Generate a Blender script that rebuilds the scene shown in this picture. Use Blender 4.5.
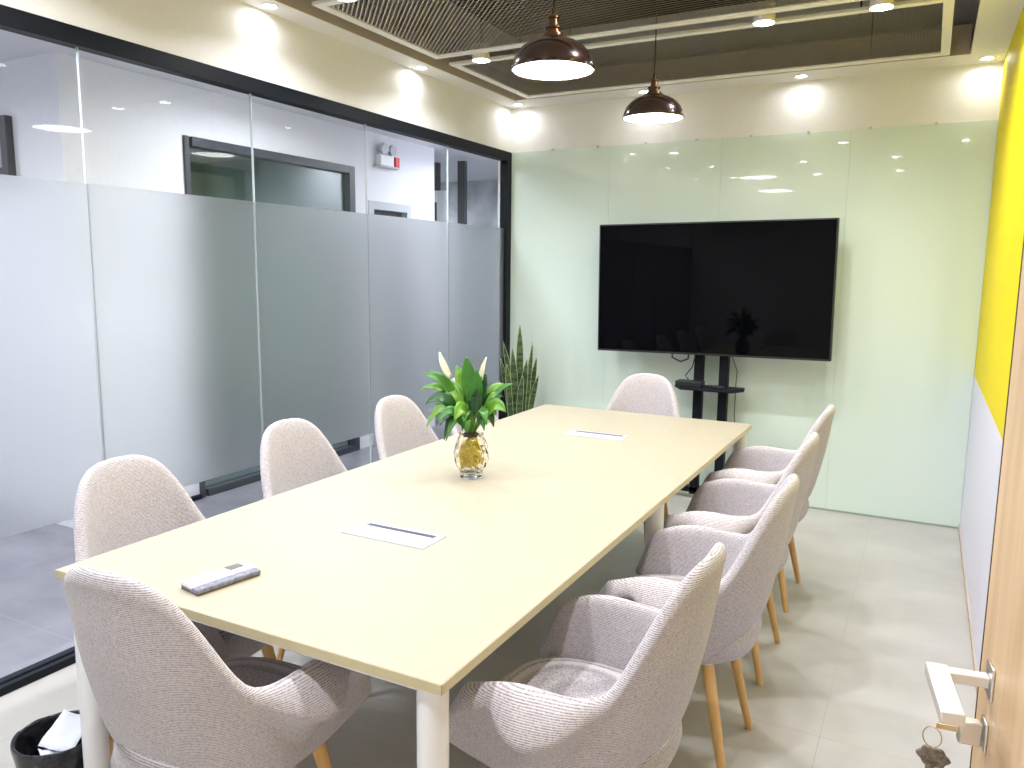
import bpy, bmesh, math, random
from mathutils import Vector, Matrix
PI = math.pi
scene = bpy.context.scene
COL = scene.collection
for _o in list(bpy.data.objects):
    bpy.data.objects.remove(_o)

# ------------------------------------------------------------------ camera
CAM_H, YAW, PITCH, ROLL, FPX = 1.5682, 0.48463, 0.14428, 0.00998, 783.597
cd = bpy.data.cameras.new('camera')
cam = bpy.data.objects.new('camera', cd)
COL.objects.link(cam)
cd.sensor_width = 36.0
cd.lens = FPX / 1024.0 * 36.0
cd.clip_start = 0.02
_f = Vector((-math.sin(YAW) * math.cos(PITCH), math.cos(YAW) * math.cos(PITCH), -math.sin(PITCH)))
_r = Vector((math.cos(YAW), math.sin(YAW), 0))
_u = _r.cross(_f)
_r2 = math.cos(ROLL) * _r + math.sin(ROLL) * _u
_u2 = -math.sin(ROLL) * _r + math.cos(ROLL) * _u
cam.matrix_world = Matrix(((_r2.x, _u2.x, -_f.x, 0), (_r2.y, _u2.y, -_f.y, 0), (_r2.z, _u2.z, -_f.z, CAM_H), (0, 0, 0, 1)))
scene.camera = cam

# ------------------------------------------------------------------ world, exposure, light levels
world = bpy.data.worlds.new('world')
scene.world = world
world.use_nodes = True
world.node_tree.nodes['Background'].inputs[0].default_value = (0.9, 0.93, 1.0, 1)
world.node_tree.nodes['Background'].inputs[1].default_value = 0.5
scene.view_settings.view_transform = 'Standard'
scene.view_settings.look = 'None'
scene.view_settings.gamma = 1.0
scene.view_settings.use_curve_mapping = False
scene.view_settings.exposure = 0.02
P_PENDANT = 3.0
P_SPOT = 12.0
P_DOWN = 0.65
P_PANEL = 30.0
P_CORR = 52.0

# ------------------------------------------------------------------ helpers
class MB:
    """collects shapes, builds ONE mesh object"""
    def __init__(s):
        s.bm = bmesh.new()
    def box(s, x0, x1, y0, y1, z0, z1):
        v = [s.bm.verts.new((x, y, z)) for x in (x0, x1) for y in (y0, y1) for z in (z0, z1)]
        for q in ((0, 1, 3, 2), (4, 6, 7, 5), (0, 4, 5, 1), (2, 3, 7, 6), (0, 2, 6, 4), (1, 5, 7, 3)):
            s.bm.faces.new([v[i] for i in q])
        return s
    def quad(s, a, b, c, d):
        s.bm.faces.new([s.bm.verts.new(p) for p in (a, b, c, d)])
        return s
    def lathe(s, prof, c=(0, 0, 0), n=32, cap0=False, cap1=False):
        rings = []
        for r, z in prof:
            rings.append([s.bm.verts.new((c[0] + r * math.cos(2 * PI * k / n), c[1] + r * math.sin(2 * PI * k / n), c[2] + z)) for k in range(n)])
        for a, b in zip(rings, rings[1:]):
            for k in range(n):
                s.bm.faces.new((a[k], a[(k + 1) % n], b[(k + 1) % n], b[k]))
        if cap0: s.bm.faces.new(list(reversed(rings[0])))
        if cap1: s.bm.faces.new(rings[-1])
        return s
    def tube(s, pts, r, n=10, cap=True):
        pts = [Vector(p) for p in pts]
        rs = r if isinstance(r, (list, tuple)) else [r] * len(pts)
        up = Vector((0, 0, 1))
        rings = []
        prev = None
        for i, p in enumerate(pts):
            d = (pts[min(i + 1, len(pts) - 1)] - pts[max(i - 1, 0)]).normalized()
            if prev is None:
                a = d.cross(up)
                if a.length < 1e-3: a = d.cross(Vector((0, 1, 0)))
            else:
                a = prev - d * prev.dot(d)
            a.normalize(); prev = a
            b = d.cross(a)
            rings.append([s.bm.verts.new(p + (a * math.cos(2 * PI * k / n) + b * math.sin(2 * PI * k / n)) * rs[i]) for k in range(n)])
        for a, b in zip(rings, rings[1:]):
            for k in range(n):
                s.bm.faces.new((a[k], a[(k + 1) % n], b[(k + 1) % n], b[k]))
        if cap:
            s.bm.faces.new(list(reversed(rings[0]))); s.bm.faces.new(rings[-1])
        return s
    def grid(s, rows, closed=False):
        vs = [[s.bm.verts.new(p) for p in row] for row in rows]
        m = len(vs[0])
        for a, b in zip(vs, vs[1:]):
            for k in range(m if closed else m - 1):
                s.bm.faces.new((a[k], a[(k + 1) % m], b[(k + 1) % m], b[k]))
        return vs
    def build(s, name, m, parent=None, bevel=0, sub=0, smooth=True, ang=40, segs=2, loc=None):
        bmesh.ops.recalc_face_normals(s.bm, faces=s.bm.faces)
        me = bpy.data.meshes.new(name)
        s.bm.to_mesh(me); s.bm.free()
        me.materials.append(m)
        if smooth:
            for p in me.polygons: p.use_smooth = True
            me.set_sharp_from_angle(angle=math.radians(ang))
        o = bpy.data.objects.new(name, me)
        COL.objects.link(o)
        if parent is not None: o.parent = parent
        if loc is not None: o.location = loc
        if bevel:
            b = o.modifiers.new('bevel', 'BEVEL'); b.width = bevel; b.segments = segs; b.limit_method = 'ANGLE'
        if sub:
            b = o.modifiers.new('sub', 'SUBSURF'); b.levels = sub; b.render_levels = sub
        return o

def tag(o, label=None, cat=None, group=None, kind=None):
    if label: o['label'] = label
    if cat: o['category'] = cat
    if group: o['group'] = group
    if kind: o['kind'] = kind
    return o
def thing(name, label, cat, loc=(0, 0, 0), rz=0, group=None):
    o = bpy.data.objects.new(name, None)
    COL.objects.link(o)
    o.empty_display_size = 0.1
    o.location = loc; o.rotation_euler = (0, 0, rz)
    return tag(o, label, cat, group)
def struct(o): return tag(o, kind='structure')
def dup(root, loc, rz, label, group=None):
    r = root.copy(); COL.objects.link(r)
    r.location = loc; r.rotation_euler = (0, 0, rz); r['label'] = label
    if group: r['group'] = group
    for ch in list(root.children):
        c = ch.copy(); COL.objects.link(c); c.parent = r
        for g in list(ch.children):
            d = g.copy(); COL.objects.link(d); d.parent = c
    return r

# ------------------------------------------------------------------ materials
MATS = {}
def mat(name, col, rough=0.5, metal=0.0, spec=0.5, coat=0.0, emit=None, estr=0.0):
    m = bpy.data.materials.new(name); m.use_nodes = True
    b = m.node_tree.nodes['Principled BSDF']
    b.inputs['Base Color'].default_value = (*col, 1)
    b.inputs['Roughness'].default_value = rough
    b.inputs['Metallic'].default_value = metal
    b.inputs['Specular IOR Level'].default_value = spec
    b.inputs['Coat Weight'].default_value = coat
    b.inputs['Coat Roughness'].default_value = 0.03
    if emit:
        b.inputs['Emission Color'].default_value = (*emit, 1)
        b.inputs['Emission Strength'].default_value = estr
    MATS[name] = m
    return m
def N(m, t, **kw):
    n = m.node_tree.nodes.new(t)
    for k, v in kw.items(): setattr(n, k, v)
    return n
def L(m, a, b): m.node_tree.links.new(a, b)
def coords(m, scale=(1, 1, 1), kind='Object', rot=(0, 0, 0)):
    tc = N(m, 'ShaderNodeTexCoord'); mp = N(m, 'ShaderNodeMapping')
    mp.inputs['Scale'].default_value = scale; mp.inputs['Rotation'].default_value = rot
    L(m, tc.outputs[kind], mp.inputs['Vector'])
    return mp.outputs['Vector']
def noise_col(m, c1, c2, scale=5.0, detail=4.0, vec=None, lo=0.35, hi=0.65, bump=0.0, dist=0.0):
    b = m.node_tree.nodes['Principled BSDF']
    nz = N(m, 'ShaderNodeTexNoise'); nz.inputs['Scale'].default_value = scale; nz.inputs['Detail'].default_value = detail
    nz.inputs['Distortion'].default_value = dist
    L(m, vec if vec is not None else coords(m), nz.inputs['Vector'])
    r = N(m, 'ShaderNodeValToRGB')
    r.color_ramp.elements[0].position = lo; r.color_ramp.elements[0].color = (*c1, 1)
    r.color_ramp.elements[1].position = hi; r.color_ramp.elements[1].color = (*c2, 1)
    L(m, nz.outputs['Fac'], r.inputs['Fac']); L(m, r.outputs['Color'], b.inputs['Base Color'])
    if bump:
        bp = N(m, 'ShaderNodeBump'); bp.inputs['Strength'].default_value = bump; bp.inputs['Distance'].default_value = 0.002
        L(m, nz.outputs['Fac'], bp.inputs['Height']); L(m, bp.outputs['Normal'], b.inputs['Normal'])
    return r

paint = mat('white_paint', (0.80, 0.78, 0.755), 0.6)
noise_col(paint, (0.78, 0.765, 0.745), (0.80, 0.785, 0.765), 40, bump=0.05)
corr_paint = mat('corridor_paint', (0.80, 0.81, 0.86), 0.6)
noise_col(corr_paint, (0.77, 0.765, 0.81), (0.79, 0.785, 0.83), 30)
lower_paint = mat('lilac_white_paint', (0.74, 0.75, 0.84), 0.5)
noise_col(lower_paint, (0.77, 0.755, 0.86), (0.79, 0.775, 0.88), 30)
yellow = mat('yellow_paint', (0.88, 0.76, 0.0), 0.55, spec=0.15)
noise_col(yellow, (0.80, 0.65, 0.0), (0.82, 0.67, 0.0), 30)
green_glass = mat('green_glass', (0.62, 0.80, 0.66), 0.25, coat=1.0, spec=0.6)
noise_col(green_glass, (0.655, 0.765, 0.675), (0.67, 0.775, 0.69), 1.5)
black_metal = mat('black_metal', (0.008, 0.010, 0.015), 0.5, spec=0.15)
dark_slab = mat('dark_slab', (0.015, 0.012, 0.012), 0.9)
taupe = mat('taupe_paint', (0.52, 0.44, 0.36), 0.6)
frame_white = mat('cream_metal', (0.86, 0.83, 0.78), 0.4)
expanded = mat('expanded_metal', (0.90, 0.86, 0.88), 0.5)
white_metal = mat('white_metal', (0.80, 0.80, 0.82), 0.35)
chrome = mat('brushed_steel', (0.78, 0.76, 0.74), 0.28, metal=1.0)
tv_screen = mat('tv_screen', (0.001, 0.001, 0.002), 0.03, spec=0.09)
black_plastic = mat('black_plastic', (0.015, 0.015, 0.017), 0.4)
joint = mat('joint_silicone', (0.50, 0.54, 0.56), 0.4)
door_trim = mat('dark_lipping', (0.035, 0.02, 0.012), 0.5)
copper = mat('bronze_shade', (0.030, 0.011, 0.008), 0.22, metal=0.5, coat=0.6)
brass = mat('aged_brass', (0.12, 0.065, 0.035), 0.3, metal=0.9)
inner_white = mat('shade_inner_white', (0.85, 0.82, 0.75), 0.5)
glow = mat('lamp_glow', (1, 1, 1), 0.5, emit=(1.0, 0.96, 0.88), estr=20.0)
glow_cool = mat('lamp_glow_cool', (1, 1, 1), 0.5, emit=(0.93, 0.95, 1.0), estr=40.0)
glow_panel = mat('fill_panel_glow', (1, 1, 1), 0.5, emit=(0.93, 0.95, 1.0), estr=10.0)
red_plastic = mat('red_sign', (0.75, 0.03, 0.06), 0.4)
lamp_grey = mat('lamp_head_grey', (0.55, 0.57, 0.62), 0.3)
paper = mat('white_paper', (0.75, 0.78, 0.84), 0.8)
bag = mat('bin_bag', (0.012, 0.012, 0.016), 0.25)
noise_col(bag, (0.008, 0.008, 0.012), (0.03, 0.03, 0.035), 30, bump=0.6)
grey_frame = mat('grey_frame', (0.50, 0.52, 0.55), 0.5)
dark_grey = mat('dark_grey_metal', (0.05, 0.052, 0.066), 0.4)
screen_grey = mat('grey_panel', (0.42, 0.43, 0.48), 0.3)
concrete = mat('grey_concrete', (0.30, 0.32, 0.35), 0.8)
noise_col(concrete, (0.36, 0.38, 0.41), (0.66, 0.68, 0.72), 4, 8, lo=0.3, hi=0.7)
room_grey = mat('far_room_wall', (0.42, 0.46, 0.47), 0.7)
noise_col(room_grey, (0.42, 0.48, 0.44), (0.46, 0.52, 0.48), 3)
pen_dark = mat('dark_slot', (0.05, 0.05, 0.08), 0.4)
socket_white = mat('socket_plate', (0.50, 0.48, 0.58), 0.4)
felt = mat('grey_felt', (0.30, 0.30, 0.38), 0.9)
noise_col(felt, (0.15, 0.15, 0.20), (0.27, 0.27, 0.33), 90)
rubber_brown = mat('brown_base', (0.16, 0.12, 0.05), 0.7)
lcd = mat('lcd_grey', (0.17, 0.155, 0.16), 0.3)
key_metal = mat('dark_key_bow', (0.12, 0.095, 0.07), 0.4)
noise_col(key_metal, (0.09, 0.07, 0.05), (0.2, 0.16, 0.12), 200)
key_brass = mat('key_brass', (0.75, 0.62, 0.40), 0.3, metal=1.0)
soil = mat('dark_soil', (0.03, 0.02, 0.012), 0.9)
pot_mat = mat('charcoal_pot', (0.03, 0.03, 0.03), 0.5)
petal = mat('cream_petal', (0.80, 0.80, 0.62), 0.5)
roots_mat = mat('yellow_roots', (0.62, 0.46, 0.04), 0.6)
noise_col(roots_mat, (0.60, 0.42, 0.03), (0.88, 0.74, 0.14), 60)

# floors
def tile_floor(name, c1, c2, cj, tw, tl, ox, oy, rough, nscale=1.6):
    m = mat(name, c1, rough)
    b = m.node_tree.nodes['Principled BSDF']
    tc = N(m, 'ShaderNodeTexCoord'); mp = N(m, 'ShaderNodeMapping')
    mp.inputs['Location'].default_value = (-ox, -oy, 0)
    L(m, tc.outputs['Object'], mp.inputs['Vector'])
    br = N(m, 'ShaderNodeTexBrick'); br.offset = 0.0; br.squash = 1.0
    br.inputs['Scale'].default_value = 1.0
    br.inputs['Brick Width'].default_value = tw; br.inputs['Row Height'].default_value = tl
    br.inputs['Mortar Size'].default_value = 0.0022; br.inputs['Mortar Smooth'].default_value = 0.2
    L(m, mp.outputs['Vector'], br.inputs['Vector'])
    mp2 = N(m, 'ShaderNodeMapping'); mp2.inputs['Scale'].default_value = (1, 1.6, 1)
    L(m, tc.outputs['Object'], mp2.inputs['Vector'])
    nz = N(m, 'ShaderNodeTexNoise'); nz.inputs['Scale'].default_value = nscale; nz.inputs['Detail'].default_value = 6; nz.inputs['Roughness'].default_value = 0.55
    L(m, mp2.outputs['Vector'], nz.inputs['Vector'])
    r = N(m, 'ShaderNodeValToRGB')
    r.color_ramp.elements[0].position = 0.32; r.color_ramp.elements[0].color = (*c2, 1)
    r.color_ramp.elements[1].position = 0.66; r.color_ramp.elements[1].color = (*c1, 1)
    L(m, nz.outputs['Fac'], r.inputs['Fac'])
    mx = N(m, 'ShaderNodeMix', data_type='RGBA')
    L(m, br.outputs['Fac'], mx.inputs['Factor']); L(m, r.outputs['Color'], mx.inputs['A'])
    mx.inputs['B'].default_value = (*cj, 1)
    L(m, mx.outputs['Result'], b.inputs['Base Color'])
    return m
floor_mat = tile_floor('beige_stone_tile', (0.52, 0.498, 0.462), (0.42, 0.40, 0.362), (0.42, 0.40, 0.35), 0.8, 1.6, -0.214, 2.69, 0.38)
corr_floor = tile_floor('grey_stone_tile', (0.27, 0.255, 0.285), (0.18, 0.175, 0.20), (0.30, 0.29, 0.32), 0.8, 0.8, -3.3, 0.3, 0.3, 3.0)

# wood
def wood(name, c1, c2, rough, axis_scale, s=4.0):
    m = mat(name, c1, rough)
    noise_col(m, c1, c2, s, 5, coords(m, axis_scale), 0.3, 0.7, dist=0.6)
    return m
table_top_m = wood('pale_birch_laminate', (0.405, 0.360, 0.268), (0.385, 0.340, 0.250), 0.5, (6, 1, 6), 6)
table_edge_m = wood('birch_edge_band', (0.54, 0.48, 0.29), (0.51, 0.45, 0.27), 0.4, (6, 1, 6), 6)
leg_wood = wood('beech_leg', (0.72, 0.45, 0.17), (0.62, 0.36, 0.12), 0.4, (14, 14, 2), 4)
door_wood = wood('oak_veneer', (0.71, 0.52, 0.32), (0.56, 0.37, 0.20), 0.4, (9, 9, 0.6), 3)

# woven fabric
def fabric(name, c1, c2, rowp):
    m = mat(name, c1, 0.9, spec=0.2)
    b = m.node_tree.nodes['Principled BSDF']
    b.inputs['Sheen Weight'].default_value = 0.25
    v = coords(m)
    w = N(m, 'ShaderNodeTexWave', wave_type='BANDS', bands_direction='Z', wave_profile='SIN')
    w.inputs['Scale'].default_value = 0.314 / rowp; w.inputs['Distortion'].default_value = 1.2
    w.inputs['Detail'].default_value = 2; w.inputs['Detail Scale'].default_value = 3
    L(m, v, w.inputs['Vector'])
    nz = N(m, 'ShaderNodeTexNoise'); nz.inputs['Scale'].default_value = 170; nz.inputs['Detail'].default_value = 3
    L(m, v, nz.inputs['Vector'])
    ad = N(m, 'ShaderNodeMath', operation='MULTIPLY'); L(m, w.outputs['Fac'], ad.inputs[0]); ad.inputs[1].default_value = 0.5
    a2 = N(m, 'ShaderNodeMath', operation='MULTIPLY_ADD'); L(m, nz.outputs['Fac'], a2.inputs[0]); a2.inputs[1].default_value = 0.9
    L(m, ad.outputs[0], a2.inputs[2])
    r = N(m, 'ShaderNodeValToRGB')
    r.color_ramp.elements[0].position = 0.38; r.color_ramp.elements[0].color = (*c2, 1)
    r.color_ramp.elements[1].position = 0.80; r.color_ramp.elements[1].color = (*c1, 1)
    L(m, a2.outputs[0], r.inputs['Fac']); L(m, r.outputs['Color'], b.inputs['Base Color'])
    bp = N(m, 'ShaderNodeBump'); bp.inputs['Strength'].default_value = 0.5; bp.inputs['Distance'].default_value = 0.003
    L(m, a2.outputs[0], bp.inputs['Height']); L(m, bp.outputs['Normal'], b.inputs['Normal'])
    return m
chair_fabric = fabric('grey_knit_fabric', (0.59, 0.545, 0.56), (0.25, 0.228, 0.25), 0.0042)

# clear glass: sharp mirror reflection at grazing angles, otherwise see-through
def clear_glass(name, tint, refl_ior=1.5):
    m = bpy.data.materials.new(name); m.use_nodes = True
    nt = m.node_tree; nt.nodes.clear()
    out = N(m, 'ShaderNodeOutputMaterial'); mix = N(m, 'ShaderNodeMixShader')
    t = N(m, 'ShaderNodeBsdfTransparent'); t.inputs[0].default_value = (*tint, 1)
    g = N(m, 'ShaderNodeBsdfGlossy'); g.inputs['Roughness'].default_value = 0.0
    fr = N(m, 'ShaderNodeFresnel'); fr.inputs['IOR'].default_value = refl_ior
    ge = N(m, 'ShaderNodeNewGeometry'); iv = N(m, 'ShaderNodeMath', operation='SUBTRACT'); iv.inputs[0].default_value = 1.0
    mu_ = N(m, 'ShaderNodeMath', operation='MULTIPLY')      # only the entering face mirrors
    L(m, ge.outputs['Backfacing'], iv.inputs[1]); L(m, fr.outputs[0], mu_.inputs[0]); L(m, iv.outputs[0], mu_.inputs[1])
    L(m, mu_.outputs[0], mix.inputs[0]); L(m, t.outputs[0], mix.inputs[1]); L(m, g.outputs[0], mix.inputs[2])
    L(m, mix.outputs[0], out.inputs[0])
    return m
glass = clear_glass('clear_glass', (0.95, 0.97, 0.97), 1.35)
def frosted(name):
    m = bpy.data.materials.new(name); m.use_nodes = True
    nt = m.node_tree; nt.nodes.clear()
    out = N(m, 'ShaderNodeOutputMaterial'); mix = N(m, 'ShaderNodeMixShader')
    rf = N(m, 'ShaderNodeBsdfRefraction'); rf.inputs['Color'].default_value = (0.97, 0.975, 0.98, 1)
    rf.inputs['Roughness'].default_value = 0.36; rf.inputs['IOR'].default_value = 1.3
    df = N(m, 'ShaderNodeBsdfTranslucent'); df.inputs['Color'].default_value = (0.86, 0.87, 0.88, 1)
    d2 = N(m, 'ShaderNodeBsdfDiffuse'); d2.inputs['Color'].default_value = (0.60, 0.64, 0.66, 1)
    m0 = N(m, 'ShaderNodeMixShader'); m0.inputs[0].default_value = 0.5
    L(m, df.outputs[0], m0.inputs[1]); L(m, d2.outputs[0], m0.inputs[2])
    mix.inputs[0].default_value = 0.13
    L(m, rf.outputs[0], mix.inputs[1]); L(m, m0.outputs[0], mix.inputs[2]); L(m, mix.outputs[0], out.inputs[0])
    return m
frost = frosted('frosted_film')
vase_glass = bpy.data.materials.new('vase_glass'); vase_glass.use_nodes = True
_b = vase_glass.node_tree.nodes['Principled BSDF']
_b.inputs['Base Color'].default_value = (0.98, 0.97, 0.93, 1); _b.inputs['Transmission Weight'].default_value = 1.0
_b.inputs['Roughness'].default_value = 0.02; _b.inputs['IOR'].default_value = 1.3

def leaf_mat(name, c1, c2, scale):
    m = mat(name, c1, 0.35)
    noise_col(m, c1, c2, scale, 2, lo=0.35, hi=0.65)
    m.node_tree.nodes['Principled BSDF'].inputs['Subsurface Weight'].default_value = 0.0
    return m
leaf_a = leaf_mat('leaf_green', (0.025, 0.13, 0.01), (0.05, 0.21, 0.018), 14)
leaf_b = leaf_mat('leaf_light_green', (0.085, 0.25, 0.02), (0.17, 0.34, 0.045), 14)
leaf_c = leaf_mat('leaf_dark_green', (0.008, 0.055, 0.014), (0.018, 0.10, 0.022), 14)
stem_m = mat('leaf_stem', (0.12, 0.28, 0.04), 0.4)
snake_m = mat('snake_leaf', (0.10, 0.2, 0.06), 0.4)
noise_col(snake_m, (0.018, 0.055, 0.018), (0.09, 0.15, 0.065), 9, 3, coords(snake_m, (1.2, 1.2, 6)), 0.40, 0.62)
snake_edge = mat('snake_leaf_margin', (0.42, 0.48, 0.24), 0.4)

# ------------------------------------------------------------------ room shell
XL, XR, YB, YN, ZC, ZT = -2.904, 0.283, 5.466, -0.45, 2.78, 2.457
CZ = 2.722                       # corridor ceiling
struct(MB().box(XL - 0.09, XR + 0.1, YN - 0.1, YB + 0.1, -0.1, 0.0).build('floor', floor_mat, smooth=False))
struct(MB().box(-8.0, XL - 0.09, YN - 0.1, 9.2, -0.1, 0.0).build('floor_corridor', corr_floor, smooth=False))
# back wall: plaster above, green back-painted glass below
struct(MB().box(XL - 0.12, XR + 0.1, YB + 0.01, YB + 0.12, 0, 3.4).build('wall_back', paint, smooth=False))
gb = thing('glass_panelling', 'pale green back-painted glass panelling covering the far wall', 'wall panelling', (0, 0, 0))
gb['kind'] = 'structure'
gb.name = 'wall_back_panelling'
for (a, b_) in ((XL + 0.002, -2.1), (-2.1, -1.3), (-1.3, -0.5), (-0.5, XR - 0.001)):
    MB().box(a + 0.0004, b_ - 0.0004, YB - 0.002, YB + 0.01, 0.012, ZT).build('glass_panel', green_glass, gb, bevel=0.0004)
t_ = MB().box(XL, XR, YB - 0.006, YB + 0.01, 0.0, 0.012)
t_.build('bottom_channel', mat('green_grey_channel', (0.30, 0.36, 0.30), 0.5), gb, smooth=False)
clip = MB()
for i in range(9):
    cx = XL + 0.35 + i * 0.36
    clip.box(cx - 0.008, cx + 0.008, YB - 0.008, YB + 0.005, ZT - 0.004, ZT + 0.008)
clip.build('glass_clips', grey_frame, gb, smooth=False)
# right wall
struct(MB().box(XR, XR + 0.1, YN - 0.1, YB + 0.1, 0.966, ZC + 0.03).build('wall_right', yellow, smooth=False))
struct(MB().box(XR, XR + 0.1, YN - 0.1, YB + 0.1, ZC + 0.03, 3.4).build('wall_right_void', dark_slab, smooth=False))
struct(MB().box(XR, XR + 0.1, YN - 0.1, YB + 0.1, 0.0, 0.966).build('wall_right_lower', lower_paint, smooth=False))
struct(MB().box(XR - 0.008, XR, 1.36, YB - 0.003, 0, 0.030).build('baseboard_right', taupe, smooth=False))
# near wall (behind the camera)
struct(MB().box(XL - 0.12, XR + 0.1, YN - 0.1, YN, 0, 3.4).build('wall_near', paint, smooth=False))
struct(MB().box(0.245, XR, 0.30, 0.42, 0, 2.5).build('trim_1', door_wood, bevel=0.003))
# wall above the glazing
struct(MB().box(XL - 0.12, XL, YN - 0.1, YB + 0.1, ZT, 3.4).build('wall_left', paint, smooth=False))
# ceiling: plaster border around an opening
OX0, OX1, OY1 = -2.752, 0.107, 5.222
cb = MB()
cb.box(XL, OX0, YN, YB + 0.01, ZC, ZC + 0.03)
cb.box(OX1, XR, YN, YB + 0.01, ZC, ZC + 0.03)
cb.box(OX0, OX1, OY1, YB + 0.01, ZC, ZC + 0.03)
cb.box(OX0, OX1, YN, 0.0, ZC, ZC + 0.03)
struct(cb.build('ceiling', paint, smooth=False))
fb = MB()
fb.box(OX0 + 0.0005, OX0 + 0.004, 0.0, OY1, ZC + 0.001, 2.94)
fb.box(OX0 + 0.004, OX1 - 0.004, OY1 - 0.004, OY1 - 0.0005, ZC + 0.001, 2.94)
fb.box(OX0 + 0.004, OX1 - 0.004, 0.0005, 0.004, ZC + 0.001, 2.94)
struct(fb.build('trim_2', taupe, smooth=False))
struct(MB().box(XL - 0.12, XR + 0.1, YN - 0.1, YB + 0.12, 3.3, 3.4).build('ceiling_slab', dark_slab, smooth=False))

# expanded-metal ceiling panels in cream frames
def mesh_panel(y0, y1, label):
    x0, x1 = -2.64, 0.005
    t = thing('mesh_ceiling_panel', label, 'ceiling panel', ((x0 + x1) / 2, (y0 + y1) / 2, ZC), 0, 'expanded metal ceiling panels')
    w, d = (x1 - x0) / 2, (y1 - y0) / 2
    fw = 0.045
    f = MB()
    f.box(-w, w, -d, -d + fw, 0, 0.014); f.box(-w, w, d - fw, d, 0, 0.014)
    f.box(-w, -w + fw, -d + fw, d - fw, 0, 0.014); f.box(w - fw, w, -d + fw, d - fw, 0, 0.014)
    f.build('frame', frame_white, t, smooth=False)
    g = MB()
    px, py, hw = 0.030, 0.016, 0.0066
    nx = int((2 * w - 2 * fw) / (px / 2)); ny = int((2 * d - 2 * fw) / py)
    for j in range(ny + 1):
        yy = -d + fw + py * (j + 0.0)
        up = []; dn = []
        for i in range(nx + 1):
            xx = -w + fw + i * px / 2
            yo = (py / 2) * (1 if (i + j) % 2 else -1) * 0.9
            if not (-d + fw < yy + yo < d - fw): yo = 0
            up.append((xx, yy + yo + hw, 0.013)); dn.append((xx, yy + yo - hw, 0.007))
        g.grid([up, dn])
    g.build('mesh_infill', expanded, t, smooth=False)
    hb = MB()
    for sx in (-w * 0.7, w * 0.7):
        for sy in (-d * 0.7, d * 0.7):
            hb.tube([(sx, sy, 0.02), (sx, sy, 0.52)], 0.004, 6)
    hb.build('hanger_rods', dark_slab, t)
    return t
mesh_panel(4.165, 5.195, 'expanded metal ceiling panel nearest the green glass wall')
mesh_panel(2.975, 4.025, 'expanded metal ceiling panel with its frame between the two pendant lamps')
mesh_panel(1.80, 2.86, 'expanded metal ceiling panel overhead in front of the copper pendants')

# ------------------------------------------------------------------ lights with their fixtures
def area_light(parent, loc, size, power, color, spread=170, rot=(0, 0, 0)):
    ld = bpy.data.lights.new('lamp_light', 'AREA')
    ld.shape = 'DISK'; ld.size = size; ld.energy = power; ld.color = color; ld.spread = math.radians(spread)
    o = bpy.data.objects.new('lamp_light', ld); COL.objects.link(o)
    o.parent = parent; o.location = loc; o.rotation_euler = rot
    return o

def pendant(x, y, zr, R, label, P):
    t = thing('pendant_lamp', label, 'pendant lamp', (x, y, zr), 0, 'bronze dome pendants')
    s = R / 0.16
    prof = [(0.160, 0.0), (0.1605, 0.012), (0.154, 0.035), (0.142, 0.060), (0.120, 0.085), (0.092, 0.102), (0.066, 0.112), (0.050, 0.117)]
    inn = [(r - 0.004, z - 0.003 if z > 0.01 else z) for r, z in reversed(prof)]
    m = MB().lathe([(r * s, z * s) for r, z in prof], n=48)
    m.build('shade', copper, t)
    MB().lathe([(r * s, z * s) for r, z in inn], n=48).build('shade_lining', inner_white, t)
    rim = MB()
    rim.lathe([(0.156 * s, 0.001), (0.160 * s, -0.003), (0.1635 * s, 0.0), (0.1635 * s, 0.008), (0.160 * s, 0.011)], n=48)
    rim.build('rim', copper, t)
    c = MB().lathe([(r * s, z * s) for r, z in [(0.050, 0.113), (0.053, 0.121), (0.041, 0.124), (0.040, 0.134), (0.028, 0.137), (0.027, 0.150), (0.034, 0.152), (0.034, 0.158), (0.020, 0.161), (0.018, 0.188), (0.023, 0.190), (0.023, 0.197), (0.010, 0.202), (0.007, 0.225), (0.0035, 0.235)]], n=28, cap1=True)
    c.build('socket_cap', brass, t, ang=30)
    MB().tube([(0, 0, 0.23 * s), (0, 0, 3.3 - zr)], 0.0032, 8).build('cord', black_plastic, t)
    d = MB().lathe([(0.0001, 0.019), (0.06, 0.018), (0.11, 0.016), (0.148 * s, 0.012), (0.153 * s, 0.006)], n=48)
    d.build('diffuser', glow, t)
    area_light(t, (0, 0, 0.004), 0.28 * s, P, (0.98, 0.97, 0.98), 170)
    return t
pendant(-1.37, 2.92, 2.345, 0.162, 'larger nearer bronze dome pendant lamp above the middle of the table', P_PENDANT)
pendant(-1.325, 4.05, 2.35, 0.155, 'farther bronze dome pendant lamp hanging in front of the green glass wall', P_PENDANT)

def spot(x, y, label, P=P_SPOT):
    t = thing('surface_spotlight', label, 'spotlight', (x, y, 2.758), 0, 'cylindrical ceiling spotlights')
    MB().lathe([(0.048, 0.0), (0.050, 0.002), (0.050, 0.085), (0.046, 0.088)], n=32, cap1=True).build('housing', frame_white, t)
    MB().lathe([(0.0001, 0.004), (0.040, 0.003), (0.048, 0.0005)], n=32).build('lens', glow_cool, t)
    MB().tube([(0, 0, 0.088), (0, 0, 0.555)], 0.006, 8).build('stem', black_metal, t)
    area_light(t, (0, 0, -0.002), 0.08, P, (0.93, 0.945, 1.0), 150)
    return t
spot(-2.375, 4.09, 'white cylinder spotlight in the dark ceiling slot, leftmost of the three in a row')
spot(-0.800, 4.09, 'white cylinder spotlight in the dark ceiling slot, middle one of three')
spot(-0.285, 4.09, 'white cylinder spotlight in the dark ceiling slot, nearest the yellow wall')
spot(-2.39, 2.915, 'white cylinder spotlight cut off by the top edge, beside the near mesh panel')
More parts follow.
